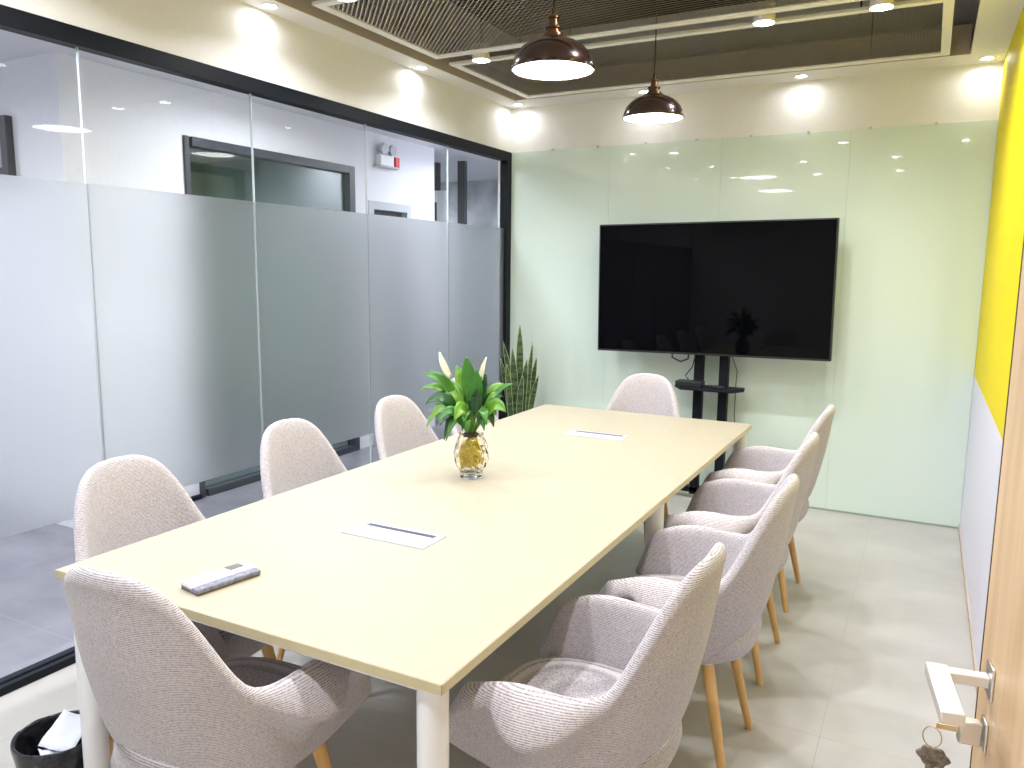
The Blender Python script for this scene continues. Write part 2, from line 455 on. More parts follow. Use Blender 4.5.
spot(-0.80, 2.915, 'added unseen cylinder spotlight overhead for fill, right of the near pendant')  # extra spotlight out of view, added as fill
for y_, w_ in ((1.74, 'above the near part of the table'), (0.55, 'overhead close to the near wall')):  # unseen spotlights added to brighten the near half of the room
    for x_, v_ in ((-2.30, 'left'), (-1.30, 'middle'), (-0.40, 'door-side')):
        spot(x_, y_, 'added unseen fill spotlight %s, %s one of three' % (w_, v_))

def downlight(x, y, label, P=P_DOWN, z=ZC, col=(0.97, 0.97, 1.0)):
    t = thing('recessed_downlight', label, 'downlight', (x, y, z), 0, 'small recessed downlights')
    MB().lathe([(0.030, -0.001), (0.040, -0.004), (0.044, 0.0)], n=28).build('ring', white_metal, t)
    MB().lathe([(0.0001, -0.0022), (0.030, -0.0015)], n=28).build('lens', glow_cool, t)
    area_light(t, (0, 0, -0.006), 0.05, P, col, 165)
    return t
for y, w in ((0.40, 'first'), (1.65, 'second'), (2.90, 'third'), (4.15, 'fourth')):
    downlight(-2.83, y, 'small recessed downlight over the glass partition, %s along from the near wall' % w)
downlight(-2.79, 5.35, 'small recessed downlight in the far left corner of the ceiling border')
downlight(-1.82, 5.345, 'small recessed downlight over the green glass behind the far pendant')
downlight(-0.80, 5.345, 'small recessed downlight over the green glass above the television')
downlight(0.195, 5.36, 'small recessed downlight in the far right corner by the yellow wall')
for y, w in ((3.9, 'farther'), (2.5, 'nearer')):
    downlight(0.195, y, 'small recessed downlight over the yellow wall, %s one' % w, 3.2)

# ------------------------------------------------------------------ glass partition on the left
gp = thing('glass_partition', 'frameless glass partition with a frosted band between room and corridor', 'glass partition', (-2.93, 0, 0))
gp['kind'] = 'structure'; gp.name = 'window_1'
fr = MB()
fr.box(-0.03, 0.032, YN, YB, ZT - 0.068, ZT)
fr.box(-0.03, 0.032, YB - 0.075, YB - 0.001, 0.0, ZT - 0.068)
fr.build('top_and_end_frame', black_metal, gp, bevel=0.002)
bt = MB()
bt.box(0.008, 0.034, YN, YB - 0.075, 0, 0.032)
bt.box(-0.045, -0.008, YN, YB - 0.075, 0, 0.032)
bt.box(-0.008, 0.008, YN, YB - 0.075, 0, 0.012)
bt.build('floor_channel', black_metal, gp, bevel=0.002)
MB().box(-0.008, 0.008, YN, YB - 0.075, 0.012, 0.020).build('channel_seal', grey_frame, gp, smooth=False)
ys = [YN, 0.258, 1.124, 1.990, 2.856, 3.725, 4.600, YB - 0.074]
for a, b_ in zip(ys, ys[1:]):
    g = MB().box(-0.005, 0.005, a + 0.002, b_ - 0.002, 0.02, ZT - 0.06).build('glass_pane', glass, gp, smooth=False)
    MB().box(0.0052, 0.0080, a + 0.003, b_ - 0.003, 0.580, 1.885).build('frosted_film', frost, g, smooth=False)
jm = MB()
for y in ys[1:-1]: jm.box(-0.0055, 0.0062, y - 0.0017, y + 0.0017, 0.02, ZT - 0.068)
jm.build('silicone_joints', joint, gp, smooth=False)

# ------------------------------------------------------------------ corridor beyond the glass
XC = -4.31
struct(MB().box(-8.0, XL - 0.12, YN - 0.1, 9.2, CZ, CZ + 0.1).build('ceiling_corridor', corr_paint, smooth=False))
cw = MB()
WY0, WY1, WZ = 3.61, 5.31, 2.405      # black framed window in the corridor wall
DY0, DY1, DZ = 5.50, 6.13, 2.15
cw.box(XC - 0.12, XC, 2.80, WY0, 0, CZ)
cw.box(XC - 0.12, XC, WY0, WY1, WZ, CZ)
cw.box(XC - 0.12, XC, WY1, DY0, 0, CZ)
cw.box(XC - 0.12, XC, DY0, DY1, DZ, CZ)
cw.box(XC - 0.12, XC, DY1, 6.53, 0, CZ)
cw.box(-8.0, XC - 0.12, 2.80, 2.92, 0, CZ)
struct(cw.build('wall_corridor', corr_paint, smooth=False))
struct(MB().box(-8.0, XL - 0.12, YN - 0.1, YN, 0, CZ).build('wall_corridor_near', corr_paint, smooth=False))
struct(MB().box(-8.1, -8.0, YN - 0.1, 9.2, 0, CZ).build('wall_corridor_side', corr_paint, smooth=False))
struct(MB().box(-8.0, XL - 0.0, 9.1, 9.2, 0, CZ).build('wall_corridor_end', concrete, smooth=False))
struct(MB().box(XL - 0.12, XL, YB + 0.1, 9.2, 0, CZ).build('wall_corridor_right', corr_paint, smooth=False))
# room behind the corridor window
rb = MB()
rb.box(-7.4, -7.3, 2.92, 6.5, 0, CZ)
rb.box(-7.3, XC - 0.12, 6.40, 6.5, 0, CZ)
struct(rb.build('wall_far_room', room_grey, smooth=False))
w2 = thing('window_2', None, None, (XC, 0, 0)); w2['kind'] = 'structure'
f = MB()
f.box(-0.06, 0.02, WY0, WY0 + 0.035, 0, WZ); f.box(-0.06, 0.02, WY1 - 0.07, WY1, 0, WZ)
f.box(-0.06, 0.02, WY0 + 0.06, WY1 - 0.07, WZ - 0.06, WZ); f.box(-0.06, 0.02, WY0 + 0.06, WY1 - 0.07, 0, 0.05)
f.build('frame', dark_grey, w2, bevel=0.002)
MB().box(-0.035, -0.027, WY0 + 0.05, WY1 - 0.06, 0.04, WZ - 0.05).build('glass_pane', clear_glass('tinted_glass', (0.72, 0.80, 0.78), 1.9), w2, smooth=False)
MB().box(-0.004, 0.028, 2.81, WY0 - 0.001, 0.0, 0.03).build('sill_rail', black_metal, w2, smooth=False)
# door in corridor wall
d2 = thing('door_2', None, None, (XC, 0, 0)); d2['kind'] = 'structure'
f = MB()
f.box(-0.12, 0.012, DY0, DY0 + 0.07, 0, DZ); f.box(-0.12, 0.012, DY1 - 0.07, DY1, 0, DZ); f.box(-0.12, 0.012, DY0 + 0.07, DY1 - 0.07, DZ - 0.07, DZ)
f.build('frame', grey_frame, d2, bevel=0.002)
MB().box(-0.09, -0.05, DY0 + 0.07, DY1 - 0.07, 0.01, DZ - 0.07).build('door_leaf', dark_grey, d2, smooth=False)
# end of corridor : black mullions with a white door frame
mu = thing('window_3', None, None, (0, 7.4, 0)); mu['kind'] = 'structure'
m = MB()
for x0, x1 in ((-5.02, -4.84), (-4.585, -4.50)): m.box(x0, x1, 0, 0.06, 0, CZ)
m.build('mullions', dark_grey, mu, smooth=False)
m = MB(); m.box(-4.84, -4.74, -0.02, 0.05, 0, 2.42); m.box(-5.02, -4.84, -0.03, -0.001, 2.30, 2.42)
m.build('door_surround', white_metal, mu, smooth=False)
MB().box(-5.02, -4.84, -0.02, -0.002, 0, 2.12).build('dark_pane', mat('dark_green_glass', (0.06, 0.11, 0.10), 0.1), mu, smooth=False)
# emergency light
em = thing('emergency_light', 'white twin-head emergency light on the corridor wall seen through the glass', 'emergency light', (XC, 5.74, 2.42))
MB().box(0, 0.055, -0.12, 0.07, 0.035, 0.13).build('body', white_metal, em, bevel=0.006)
MB().box(0, 0.075, -0.16, 0.12, 0.022, 0.035).build('shelf_plate', grey_frame, em, smooth=False)
for dy in (-0.075, 0.045):
    hm = MB(); hm.tube([(0.03, dy, 0.125), (0.03, dy, 0.15)], 0.01, 8)
    hm.tube([(0.02, dy, 0.185), (0.045, dy, 0.18), (0.07, dy, 0.175)], [0.03, 0.045, 0.048], 20)
    hm.build('lamp_head', lamp_grey, em)
MB().box(0, 0.06, 0.085, 0.145, 0.04, 0.125).build('red_box', red_plastic, em, bevel=0.004)
# dark framed panel at the far left
wp = thing('wall_display', 'dark framed grey display panel on the corridor wall at the left edge', 'display', (-5.08, 2.80, 2.07))
MB().box(-0.33, 0.33, -0.045, 0, 0, 0.35).build('frame', dark_grey, wp, bevel=0.004)
MB().box(-0.27, 0.27, -0.048, -0.04, 0.06, 0.24).build('screen', screen_grey, wp, smooth=False)
MB().box(-0.30, 0.27, -0.049, -0.04, 0.285, 0.30).build('label_strip', black_metal, wp, smooth=False)
# unseen fill lamps added to brighten the corridor and the spaces off it
def fill_panel(x, y, label, P):
    P = P * (0.55 if y > 3.5 else 1.1) * (0.62 if x < -5.5 and y < 3 else 1)
    t = thing('added_fill_light', label, 'fill light', (x, y, CZ), 0, 'added fill lights beyond the glass')
    MB().box(-0.30, 0.30, -0.30, 0.30, -0.02, 0).build('frame', white_metal, t, smooth=False)
    MB().box(-0.28, 0.28, -0.28, 0.28, -0.022, -0.019).build('diffuser', glow_panel, t, smooth=False)
    area_light(t, (0, 0, -0.03), 0.5, P, (0.87, 0.90, 1.0), 170)
for x, y, l in ((-3.35, 1.2, 'added unseen square fill light in the corridor nearest the camera'), (-3.35, 4.0, 'added unseen square fill light in the corridor opposite the black framed window'),
                (-3.35, 6.6, 'added unseen square fill light at the far end of the corridor'), (-6.0, 1.4, 'added unseen square fill light over the open area left of the corridor')):
    fill_panel(x, y, l, P_CORR)
fill_panel(-6.3, 8.0, 'added unseen square fill light above the grey wall at the corridor end', P_CORR * 1.2)
fill_panel(-6.0, 4.6, 'added unseen square fill light inside the room behind the black framed window', P_CORR * 1.3)

# ------------------------------------------------------------------ table
TX0, TX1, TY0, TY1, TZ = -2.043, -0.798, 1.226, 4.329, 0.75
tb = thing('conference_table', 'long cream birch conference table on white round legs in the middle of the room', 'table', ((TX0 + TX1) / 2, (TY0 + TY1) / 2, 0))
hw, hl = (TX1 - TX0) / 2, (TY1 - TY0) / 2
MB().box(-hw, hw, -hl, hl, TZ - 0.024, TZ).build('tabletop', table_top_m, tb, bevel=0.0015)
eb = MB()
eb.box(-hw - 0.001, hw + 0.001, -hl - 0.001, -hl + 0.002, TZ - 0.0235, TZ - 0.001)
eb.box(-hw - 0.001, hw + 0.001, hl - 0.002, hl + 0.001, TZ - 0.0235, TZ - 0.001)
eb.box(-hw - 0.001, -hw + 0.002, -hl, hl, TZ - 0.0235, TZ - 0.001)
eb.box(hw - 0.002, hw + 0.001, -hl, hl, TZ - 0.0235, TZ - 0.001)
eb.build('edge_band', table_edge_m, tb, smooth=False)
fr = MB()
for sx in (-1, 1): fr.box(sx * (hw - 0.045) - 0.015, sx * (hw - 0.045) + 0.015, -hl + 0.045, hl - 0.045, TZ - 0.049, TZ - 0.024)
for yy in (-hl + 0.045, 0, hl - 0.045): fr.box(-hw + 0.06, hw - 0.06, yy - 0.015, yy + 0.015, TZ - 0.049, TZ - 0.024)
fr.build('steel_frame', white_metal, tb, bevel=0.002)
for sx in (-1, 1):
    for yy in (-hl + 0.045, 0.0, hl - 0.045):
        lx = sx * (hw - 0.05)
        MB().lathe([(0.034, 0.0), (0.034, TZ - 0.0245)], (lx, yy, 0), 28, True, True).build('leg', white_metal, tb)
tr = MB()
tr.box(-0.16, 0.16, -hl + 0.55, -hl + 0.558, TZ - 0.16, TZ - 0.024); tr.box(-0.16, 0.16, hl - 0.558, hl - 0.55, TZ - 0.16, TZ - 0.024)
tr.box(-0.11, 0.11, -hl + 0.5, hl - 0.5, TZ - 0.165, TZ - 0.16); tr.box(-0.11, -0.105, -hl + 0.5, hl - 0.5, TZ - 0.16, TZ - 0.10); tr.box(0.105, 0.11, -hl + 0.5, hl - 0.5, TZ - 0.16, TZ - 0.10)
tr.build('cable_trough', white_metal, tb, smooth=False)
def cable_flap(x, y, label):
    t = thing('cable_box', label, 'cable box', (x, y, TZ), 0, 'table cable boxes')
    MB().box(-0.155, 0.155, -0.065, 0.065, 0, 0.003).build('lid', socket_white, t, bevel=0.001)
    MB().box(-0.125, 0.130, 0.028, 0.046, 0.0028, 0.0042).build('brush_slot', pen_dark, t, smooth=False)
cable_flap(-1.415, 1.905, 'white cable box lid with dark slot in the table near the grey eraser')
cable_flap(-1.425, 3.615, 'white cable box lid with dark slot near the far end of the table')

# whiteboard eraser on the table
er = thing('whiteboard_eraser', 'white and grey whiteboard eraser lying on the near left corner of the table', 'eraser', (-1.585, 1.383, TZ), math.atan2(0.19, 0.035) - PI / 2)
er.scale = (0.80, 0.86, 0.85)
MB().box(-0.050, 0.050, -0.105, 0.105, 0.0, 0.006).build('base', rubber_brown, er, bevel=0.002)
MB().box(-0.046, 0.052, -0.107, 0.107, 0.005, 0.020).build('felt_body', felt, er, bevel=0.004)
ms = MB()
rows = []
for y in (-0.107, 0.107):
    rows.append([(-0.050, y, 0.012), (-0.044, y, 0.027), (0.010, y, 0.029), (0.020, y, 0.021), (0.020, y, 0.012)])
vs = ms.grid(rows, closed=True); ms.bm.faces.new(vs[0]); ms.bm.faces.new(list(reversed(vs[1])))
ms.build('white_cover', white_metal, er, bevel=0.002, ang=25)
MB().box(-0.034, 0.004, 0.030, 0.078, 0.0282, 0.0302).build('label_window', lcd, er, smooth=False)
MB().box(-0.015, -0.010, -0.045, -0.025, 0.028, 0.0295).build('button', lcd, er, smooth=False)

# ------------------------------------------------------------------ chairs
def interp(tab, x):
    if x <= tab[0][0]: return tab[0][1]
    for (a, fa), (b, fb_) in zip(tab, tab[1:]):
        if x <= b: return fa + (fb_ - fa) * (x - a) / (b - a)
    return tab[-1][1]
H_TAB = [(0, 0.965), (0.07, 0.960), (0.120, 0.944), (0.155, 0.905), (0.181, 0.855), (0.201, 0.800), (0.219, 0.740), (0.230, 0.696), (0.248, 0.680)]
def plan(t, k):
    """t: 0 back centre .. 1 arm front. k: 0 seat level, 1 arm level and higher"""
    s = 1 if t >= 0 else -1
    t = abs(t)
    ax, ay = (0.222 + 0.048 * k), (0.175 + 0.055 * k)
    yc = -0.01
    tb_ = 0.62
    if t < tb_:
        th = t / tb_ * PI / 2
        x = ax * math.sin(th) ** 0.92; y = yc - ay * math.cos(th)
        nx, ny = math.sin(th), -math.cos(th)
    else:
        q = (t - tb_) / (1 - tb_)
        yf = 0.235 - 0.050 * k
        x = ax + 0.012 * q * k; y = yc + (yf - yc) * q
        nx, ny = 1, 0
    return s * x, y, s * nx, ny
def chair_proto():
    root = thing('tub_armchair', 'x', 'chair', (0, 0, 0), 0, 'grey woven tub armchairs around the table')
    M_ = 44
    rows = []
    for i in range(M_ + 1):
        t = -1 + 2 * i / M_
        a = abs(t)
        x1, y1, nx, ny = plan(t, 1)
        x0, y0, _, _ = plan(t, 0)
        if a <= 0.62: H = interp(H_TAB, abs(x1))
        else: H = 0.680 + 0.010 * math.sin(PI * (a - 0.62) / 0.38) - 0.035 * ((a - 0.62) / 0.38) ** 1.6
        q = max(0, (a - 0.45) / 0.55)
        fl = 0.060 * math.sin(min(1, q * 1.35) * PI) ** 1.0 if q > 0 else 0
        fl = max(fl, 0) + 0.012 * q
        th = 0.036 + 0.016 * q
        zb = 0.50 - 0.085 * min(1, (a / 0.42)) ** 2
        zb += 0.05 * (max(0, a - 0.78) / 0.22) ** 2
        back = max(0, (H - 0.70) / 0.27)       # 1 at the tall back
        pr = []
        def P(k, z, off):
            x = x0 + (x1 - x0) * k; y = y0 + (y1 - y0) * k
            y -= 0.050 * max(0, z - 0.60) / 0.37         # back leans
            if a > 0.9: y += 0.05 * (1 - k) * (a - 0.9) / 0.1
            return (x + nx * off, y + ny * off, z)
        kk = lambda z: min(1, max(0, (z - 0.42) / 0.26)) ** 0.8
        zs = [zb + (H - zb) * f_ for f_ in (0.0, 0.25, 0.5, 0.75, 0.93)]
        inner = [P(kk(z), z, -th / 2) for z in zs]
        top = [P(1 if H > 0.6 else kk(H), H, -th * 0.22), P(1, H - 0.006 - fl * 0.35, th * 0.30 + fl * 0.45)]
        flz = H - 0.028 - fl * 1.15
        outer = [P(1, flz, th * 0.55 + fl), P(1, flz - 0.012, th * 0.55 + fl * 0.85), P(1, flz - 0.018 - fl * 0.1, th * 0.50 + fl * 0.15)]
        for z in reversed(zs[:4]):
            if z < flz - 0.04 - fl: outer.append(P(kk(z), z, th / 2))
            else: outer.append(P(kk(flz - 0.05 - fl), flz - 0.045 - fl * 0.8 - 0.004 * zs.index(z) * 0, th / 2))
        rows.append(inner + top + outer)
    s = MB()
    vs = s.grid(rows, closed=True)
    # rounded arm fronts: an inset ring pushed forward, then closed
    for ring, rr in ((vs[0], rows[0]), (vs[-1], rows[-1])):
        c = sum((Vector(p) for p in rr), Vector()) / len(rr)
        nr = []
        for p in rr:
            p = Vector(p); q_ = c.copy(); q_.z = p.z * 0.9 + c.z * 0.1
            w = p.lerp(q_, 0.45); w.y = p.y + 0.016
            nr.append(s.bm.verts.new(w))
        n = len(nr)
        for k in range(n):
            s.bm.faces.new((ring[k], ring[(k + 1) % n], nr[(k + 1) % n], nr[k]))
        # close: strips between inner and outer halves
        for k in range(n // 2):
            a_, b_, c_, d_ = nr[k], nr[(k + 1) % n], nr[(n - 2 - k) % n], nr[(n - 1 - k) % n]
            if len({a_, b_, c_, d_}) == 4: 
                try: s.bm.faces.new((a_, b_, c_, d_))
                except ValueError: pass
    s.build('upholstered_shell', chair_fabric, root, sub=1, ang=180)
    # seat pad
    rows = []
    prof = [(0.70, 0.385), (0.90, 0.392), (0.99, 0.420), (1.03, 0.455), (1.0, 0.490), (0.93, 0.508), (0.6, 0.515), (0.2, 0.512)]
    nn = 36
    for f_, z in prof:
        row = []
        for k in range(nn):
            an = 2 * PI * k / nn
            c_, s_ = math.cos(an), math.sin(an)
            e = 2 / 2.7
            x = 0.228 * math.copysign(abs(c_) ** e, c_) * f_
            y = 0.03 + 0.242 * math.copysign(abs(s_) ** e, s_) * f_
            row.append((x * (1.0 if y > -0.1 else 0.94), y, z - 0.012 * max(0, -y / 0.25) * (z - 0.38) / 0.13))
        rows.append(row)
    s = MB(); vs = s.grid(rows, closed=True)
    s.bm.faces.new(list(reversed(vs[0]))); s.bm.faces.new(vs[-1])
    s.build('seat_cushion', chair_fabric, root, sub=1, ang=180)
    m = MB()
    for sx in (-1, 1):
        m.tube([(sx * 0.155, -0.085, 0.396), (0, 0.03, 0.380), (-sx * 0.155, 0.165, 0.396)], 0.010, 8)
    m.build('base_frame', white_metal, root)
    for sx in (-1, 1):
        for y0, y1 in ((-0.085, -0.172), (0.165, 0.245)):
            p0, p1 = Vector((sx * 0.150, y0, 0.408)), Vector((sx * 0.198, y1, 0.0))
            pts = [p0.lerp(p1, q) for q in (0.04, 0.35, 0.7, 1.0)]
            lg = MB().tube(pts, [0.0195, 0.018, 0.0145, 0.0115], 16).build('leg', leg_wood, root)
            MB().tube([p0.lerp(p1, 0.0), p0.lerp(p1, 0.05)], 0.0215, 16).build('cap', white_metal, lg)
    return root
proto = chair_proto()
chairs = [
    ((-0.662, 1.69, 0), PI / 2 - 0.03, 'grey woven tub armchair on the right of the table nearest the camera'),
    ((-0.604, 2.42, 0), PI / 2 + 0.02, 'grey woven tub armchair, second from the camera along the right of the table'),
    ((-0.630, 3.14, 0), PI / 2, 'grey woven tub armchair, third from the camera along the right of the table'),
    ((-0.647, 3.875, 0), PI / 2, 'grey woven tub armchair at the far right of the table by the green glass wall'),
    ((-1.985, 1.590, 0), -PI / 2 + 0.03, 'grey woven tub armchair on the left of the table nearest the camera, behind the eraser'),
    ((-1.985, 2.333, 0), -PI / 2, 'grey woven tub armchair, second from the camera along the left of the table'),
    ((-1.985, 3.045, 0), -PI / 2, 'grey woven tub armchair on the left of the table just left of the peace lily'),
    ((-2.06, 3.77, 0), -PI / 2, 'grey woven tub armchair mostly hidden behind the peace lily leaves'),
    ((-1.452, 1.240, 0), 0.04, 'grey woven tub armchair at the near end of the table beside the bin'),
    ((-1.455, 4.25, 0), PI, 'grey woven tub armchair at the far end of the table beside the television'),
]
for i, (p, rz, lab) in enumerate(chairs):
    if i == 0:
        proto.location = p; proto.rotation_euler = (0, 0, rz); proto['label'] = lab
    else:
        dup(proto, p, rz, lab)

# ------------------------------------------------------------------ television on its stand
tv = thing('television', 'large black flat television mounted on the stand before the green glass', 'television', (-1.278, 5.20, 1.0))
tv.rotation_euler = (0, -0.010, 0)
MB().box(-0.775, 0.775, 0.0, 0.045, 0.018, 0.895).build('housing', black_plastic, tv, bevel=0.004)
MB().box(-0.765, 0.765, -0.002, 0.003, 0.032, 0.885).build('screen', tv_screen, tv, smooth=False)
MB().box(-0.25, 0.25, 0.045, 0.085, 0.15, 0.55).build('rear_housing', black_plastic, tv, bevel=0.006)
ts = thing('television_stand', 'black twin-post floor stand with a shelf under the television', 'tv stand', (-1.265, 5.32, 0))
for sx in (-1, 1):
    MB().box(sx * 0.085 - 0.030, sx * 0.085 + 0.030, -0.03, 0.03, 0.03, 1.62).build('post', black_metal, ts, bevel=0.006)
MB().box(-0.22, 0.22, -0.035, -0.028, 1.18, 1.50).build('mounting_plate', black_metal, ts, smooth=False)
sh = MB()
vv = [(-0.22, 0.03), (0.22, 0.03), (0.235, -0.06), (0.17, -0.17), (-0.17, -0.17), (-0.235, -0.06)]
lo = [sh.bm.verts.new((x, y, 0.782)) for x, y in vv]; hi = [sh.bm.verts.new((x, y, 0.80)) for x, y in vv]
sh.bm.faces.new(lo); sh.bm.faces.new(list(reversed(hi)))
for k in range(6): sh.bm.faces.new((lo[k], lo[(k + 1) % 6], hi[(k + 1) % 6], hi[k]))
sh.build('shelf', black_metal, ts, bevel=0.003)
bs = MB(); bs.box(-0.36, 0.36, -0.03, 0.03, 0.045, 0.085)
for sx in (-1, 1): bs.box(sx * 0.33 - 0.03, sx * 0.33 + 0.03, -0.33, 0.13, 0.04, 0.08)
bs.build('base', black_metal, ts, bevel=0.004)
for sx in (-1, 1):
    for yy in (-0.29, 0.09):
        MB().lathe([(0.02, 0.0), (0.028, 0.006), (0.028, 0.03), (0.014, 0.042)], (sx * 0.33, yy, 0), 16, True, True).build('caster', black_plastic, ts)
sb = MB().box(-0.09, 0.09, -0.05, 0.05, 0, 0.035).build('set_top_box', black_plastic, None, bevel=0.004, loc=(-1.39, 5.245, 0.8005))
tag(sb, 'small black media box on the left of the television stand shelf', 'media box')
rt = MB(); rt.box(-0.035, 0.035, -0.03, 0.03, 0, 0.018)
rt = rt.build('power_adapter', black_plastic, None, bevel=0.004, loc=(-1.19, 5.22, 0.8005))
tag(rt, 'small black adapter on the television stand shelf between the posts', 'adapter')
cb_ = MB().tube([(-1.40, 5.24, 0.842), (-1.42, 5.23, 0.87), (-1.38, 5.25, 0.93), (-1.37, 5.27, 1.0), (-1.375, 5.28, 1.04)], 0.004, 8).build('loose_cable', black_plastic)
tag(cb_, 'thin black cable from the television down to the media box', 'cable')
def rel2(pts): return [(x + 1.265, y - 5.32, z) for x, y, z in pts]
def rel(pts): return [(x + 1.278, y - 5.20, z - 1.0) for x, y, z in pts]
MB().tube(rel([(-1.52, 5.24, 1.05), (-1.52, 5.24, 0.99), (-1.46, 5.235, 0.965), (-1.41, 5.24, 0.985), (-1.405, 5.245, 1.05)]), 0.006, 8).build('cable_loop', black_plastic, tv)
MB().tube(rel2([(-1.125, 5.235, 1.05), (-1.115, 5.42, 0.9), (-1.12, 5.42, 0.8), (-1.12, 5.42, 0.6), (-1.10, 5.42, 0.4), (-1.13, 5.42, 0.012), (-0.95, 5.43, 0.012)]), 0.0035, 8).build('power_cord', mat('green_grey_cable', (0.10, 0.16, 0.12), 0.5), ts)

# ------------------------------------------------------------------ peace lily in a glass vase
def leaf(mb, base, ctrl, tip, width, fold=0.18, n=12, shape='lily', up=Vector((0, 0, 1))):
    base, ctrl, tip = Vector(base), Vector(ctrl), Vector(tip)
    rows = []
    for i in range(n + 1):
        t = i / n
        p = base * (1 - t) ** 2 + ctrl * 2 * t * (1 - t) + tip * t * t
        d = ((ctrl - base) * 2 * (1 - t) + (tip - ctrl) * 2 * t).normalized()
        side = d.cross(up)
        if side.length < 0.05: side = d.cross(Vector((0.8, -0.6, 0)))
        side.normalize(); nn_ = side.cross(d)
        if shape == 'lily': w = width * (math.sin(PI * min(1, t ** 0.82)) ** 0.8) if 0 < t < 1 else 0.0012
        elif shape == 'snake': w = width * (0.75 + 0.35 * math.sin(PI * t * 0.8)) * (1 - max(0, (t - 0.72) / 0.28) ** 2.0) + 0.0006
        rows.append([p + side * w + nn_ * w * fold, p + side * w * 0.5 + nn_ * w * fold * 0.3, p, p - side * w * 0.5 + nn_ * w * fold * 0.3, p - side * w + nn_ * w * fold])
    mb.grid(rows)
def thick(o, th):
    s = o.modifiers.new('solid', 'SOLIDIFY'); s.thickness = th; s.offset = 0
    return o
VX, VY = -1.56, 2.62
vs_ = thing('glass_vase', 'faceted clear glass vase of yellowish water standing on the table', 'vase', (VX, VY, TZ))
vs_.scale = (1.3, 1.3, 1.12)
VP = [(0.030, 0.0), (0.034, 0.004), (0.036, 0.016), (0.034, 0.022), (0.045, 0.040), (0.052, 0.066), (0.053, 0.090), (0.048, 0.120), (0.040, 0.143), (0.036, 0.152), (0.038, 0.158)]
inn = [(r - 0.003, z) for r, z in reversed(VP[3:])] + [(0.0001, 0.022)]
m = MB()
n_ = 14
rings = []
for j, (r, z) in enumerate([(0.0001, 0.001)] + VP + inn):
    outer = 1 <= j <= len(VP)
    rings.append([(((r + (0.0022 if (k + j) % 2 and outer and 3 < j < 10 else 0)) * math.cos(2 * PI * (k + 0.5 * (j % 2 if outer else 0)) / n_)), ((r + (0.0022 if (k + j) % 2 and outer and 3 < j < 10 else 0)) * math.sin(2 * PI * (k + 0.5 * (j % 2 if outer else 0)) / n_)), z) for k in range(n_)])
m.grid(rings, closed=True)
m.build('glass_body', vase_glass, vs_, ang=12)
pl = thing('peace_lily', 'green peace lily with two cream flowers growing from the glass vase', 'plant', (VX, VY, TZ))
pl.scale = (1.06, 1.06, 1.1)
random.seed(4)
rm = MB()
for k in range(80):
    a = random.uniform(0, 2 * PI); r1 = random.uniform(0.016, 0.053); a2 = a + random.uniform(-2.2, 2.2); a3 = a2 + random.uniform(-2, 2)
    z0 = random.uniform(0.10, 0.150)
    rm.tube([(0.012 * math.cos(a), 0.012 * math.sin(a), z0), (r1 * 0.8 * math.cos(a), r1 * 0.8 * math.sin(a), 0.115), (r1 * math.cos(a2), r1 * math.sin(a2), random.uniform(0.06, 0.10)), (r1 * 0.8 * math.cos(a3), r1 * 0.8 * math.sin(a3), random.uniform(0.032, 0.06))], 0.0026, 6)
rm.build('roots', roots_mat, pl)
MB().lathe([(0.0001, 0.150), (0.028, 0.150), (0.030, 0.158), (0.02, 0.166), (0.0001, 0.168)], n=20).build('stem_plug', soil, pl)
Rr = Vector((math.cos(YAW), math.sin(YAW), 0)); Ff = Vector((-math.sin(YAW), math.cos(YAW), 0)); Uu = Vector((0, 0, 1))
def wp_(r, f, u): return Rr * r + Ff * f + Uu * u
# (tip right, forward, up), stem length fraction, width, material
leaves = [
    ((-0.175, -0.02, 0.375), (-0.07, 0, 0.33), 0.031, leaf_a), ((-0.195, 0.03, 0.315), (-0.08, 0.01, 0.32), 0.017, leaf_b),
    ((-0.165, -0.05, 0.275), (-0.07, -0.03, 0.30), 0.030, leaf_c), ((-0.172, 0.04, 0.175), (-0.09, 0.02, 0.28), 0.022, leaf_b),
    ((-0.095, -0.07, 0.150), (-0.06, -0.05, 0.26), 0.018, leaf_c), ((-0.020, -0.01, 0.440), (0.000, 0.0, 0.30), 0.034, leaf_a),
    ((0.020, -0.05, 0.400), (0.035, -0.03, 0.28), 0.030, leaf_a), ((-0.060, 0.06, 0.400), (-0.03, 0.03, 0.30), 0.026, leaf_b),
    ((0.130, 0.03, 0.330), (0.06, 0.01, 0.30), 0.024, leaf_b), ((0.155, -0.02, 0.345), (0.08, 0, 0.29), 0.015, leaf_a),
    ((0.130, -0.06, 0.250), (0.075, -0.03, 0.27), 0.030, leaf_b), ((0.105, 0.08, 0.270), (0.06, 0.03, 0.28), 0.030, leaf_a),
    ((-0.055, -0.11, 0.225), (-0.02, -0.06, 0.28), 0.030, leaf_b), ((0.060, -0.10, 0.210), (0.04, -0.06, 0.27), 0.024, leaf_a),
    ((-0.110, 0.10, 0.300), (-0.05, 0.05, 0.29), 0.028, leaf_a), ((0.02, 0.12, 0.330), (0.01, 0.06, 0.30), 0.028, leaf_a),
    ((-0.120, -0.10, 0.215), (-0.05, -0.06, 0.27), 0.020, leaf_a), ((0.055, 0.02, 0.375), (0.03, 0.01, 0.29), 0.024, leaf_c),
    ((-0.085, 0.02, 0.335), (-0.04, 0.01, 0.29), 0.026, leaf_b), ((0.085, -0.03, 0.190), (0.06, -0.02, 0.25), 0.022, leaf_c),
    ((0.01, -0.08, 0.300), (0.01, -0.04, 0.28), 0.026, leaf_c), ((-0.03, -0.05, 0.18), (-0.02, -0.04, 0.25), 0.022, leaf_a),
]
more = []
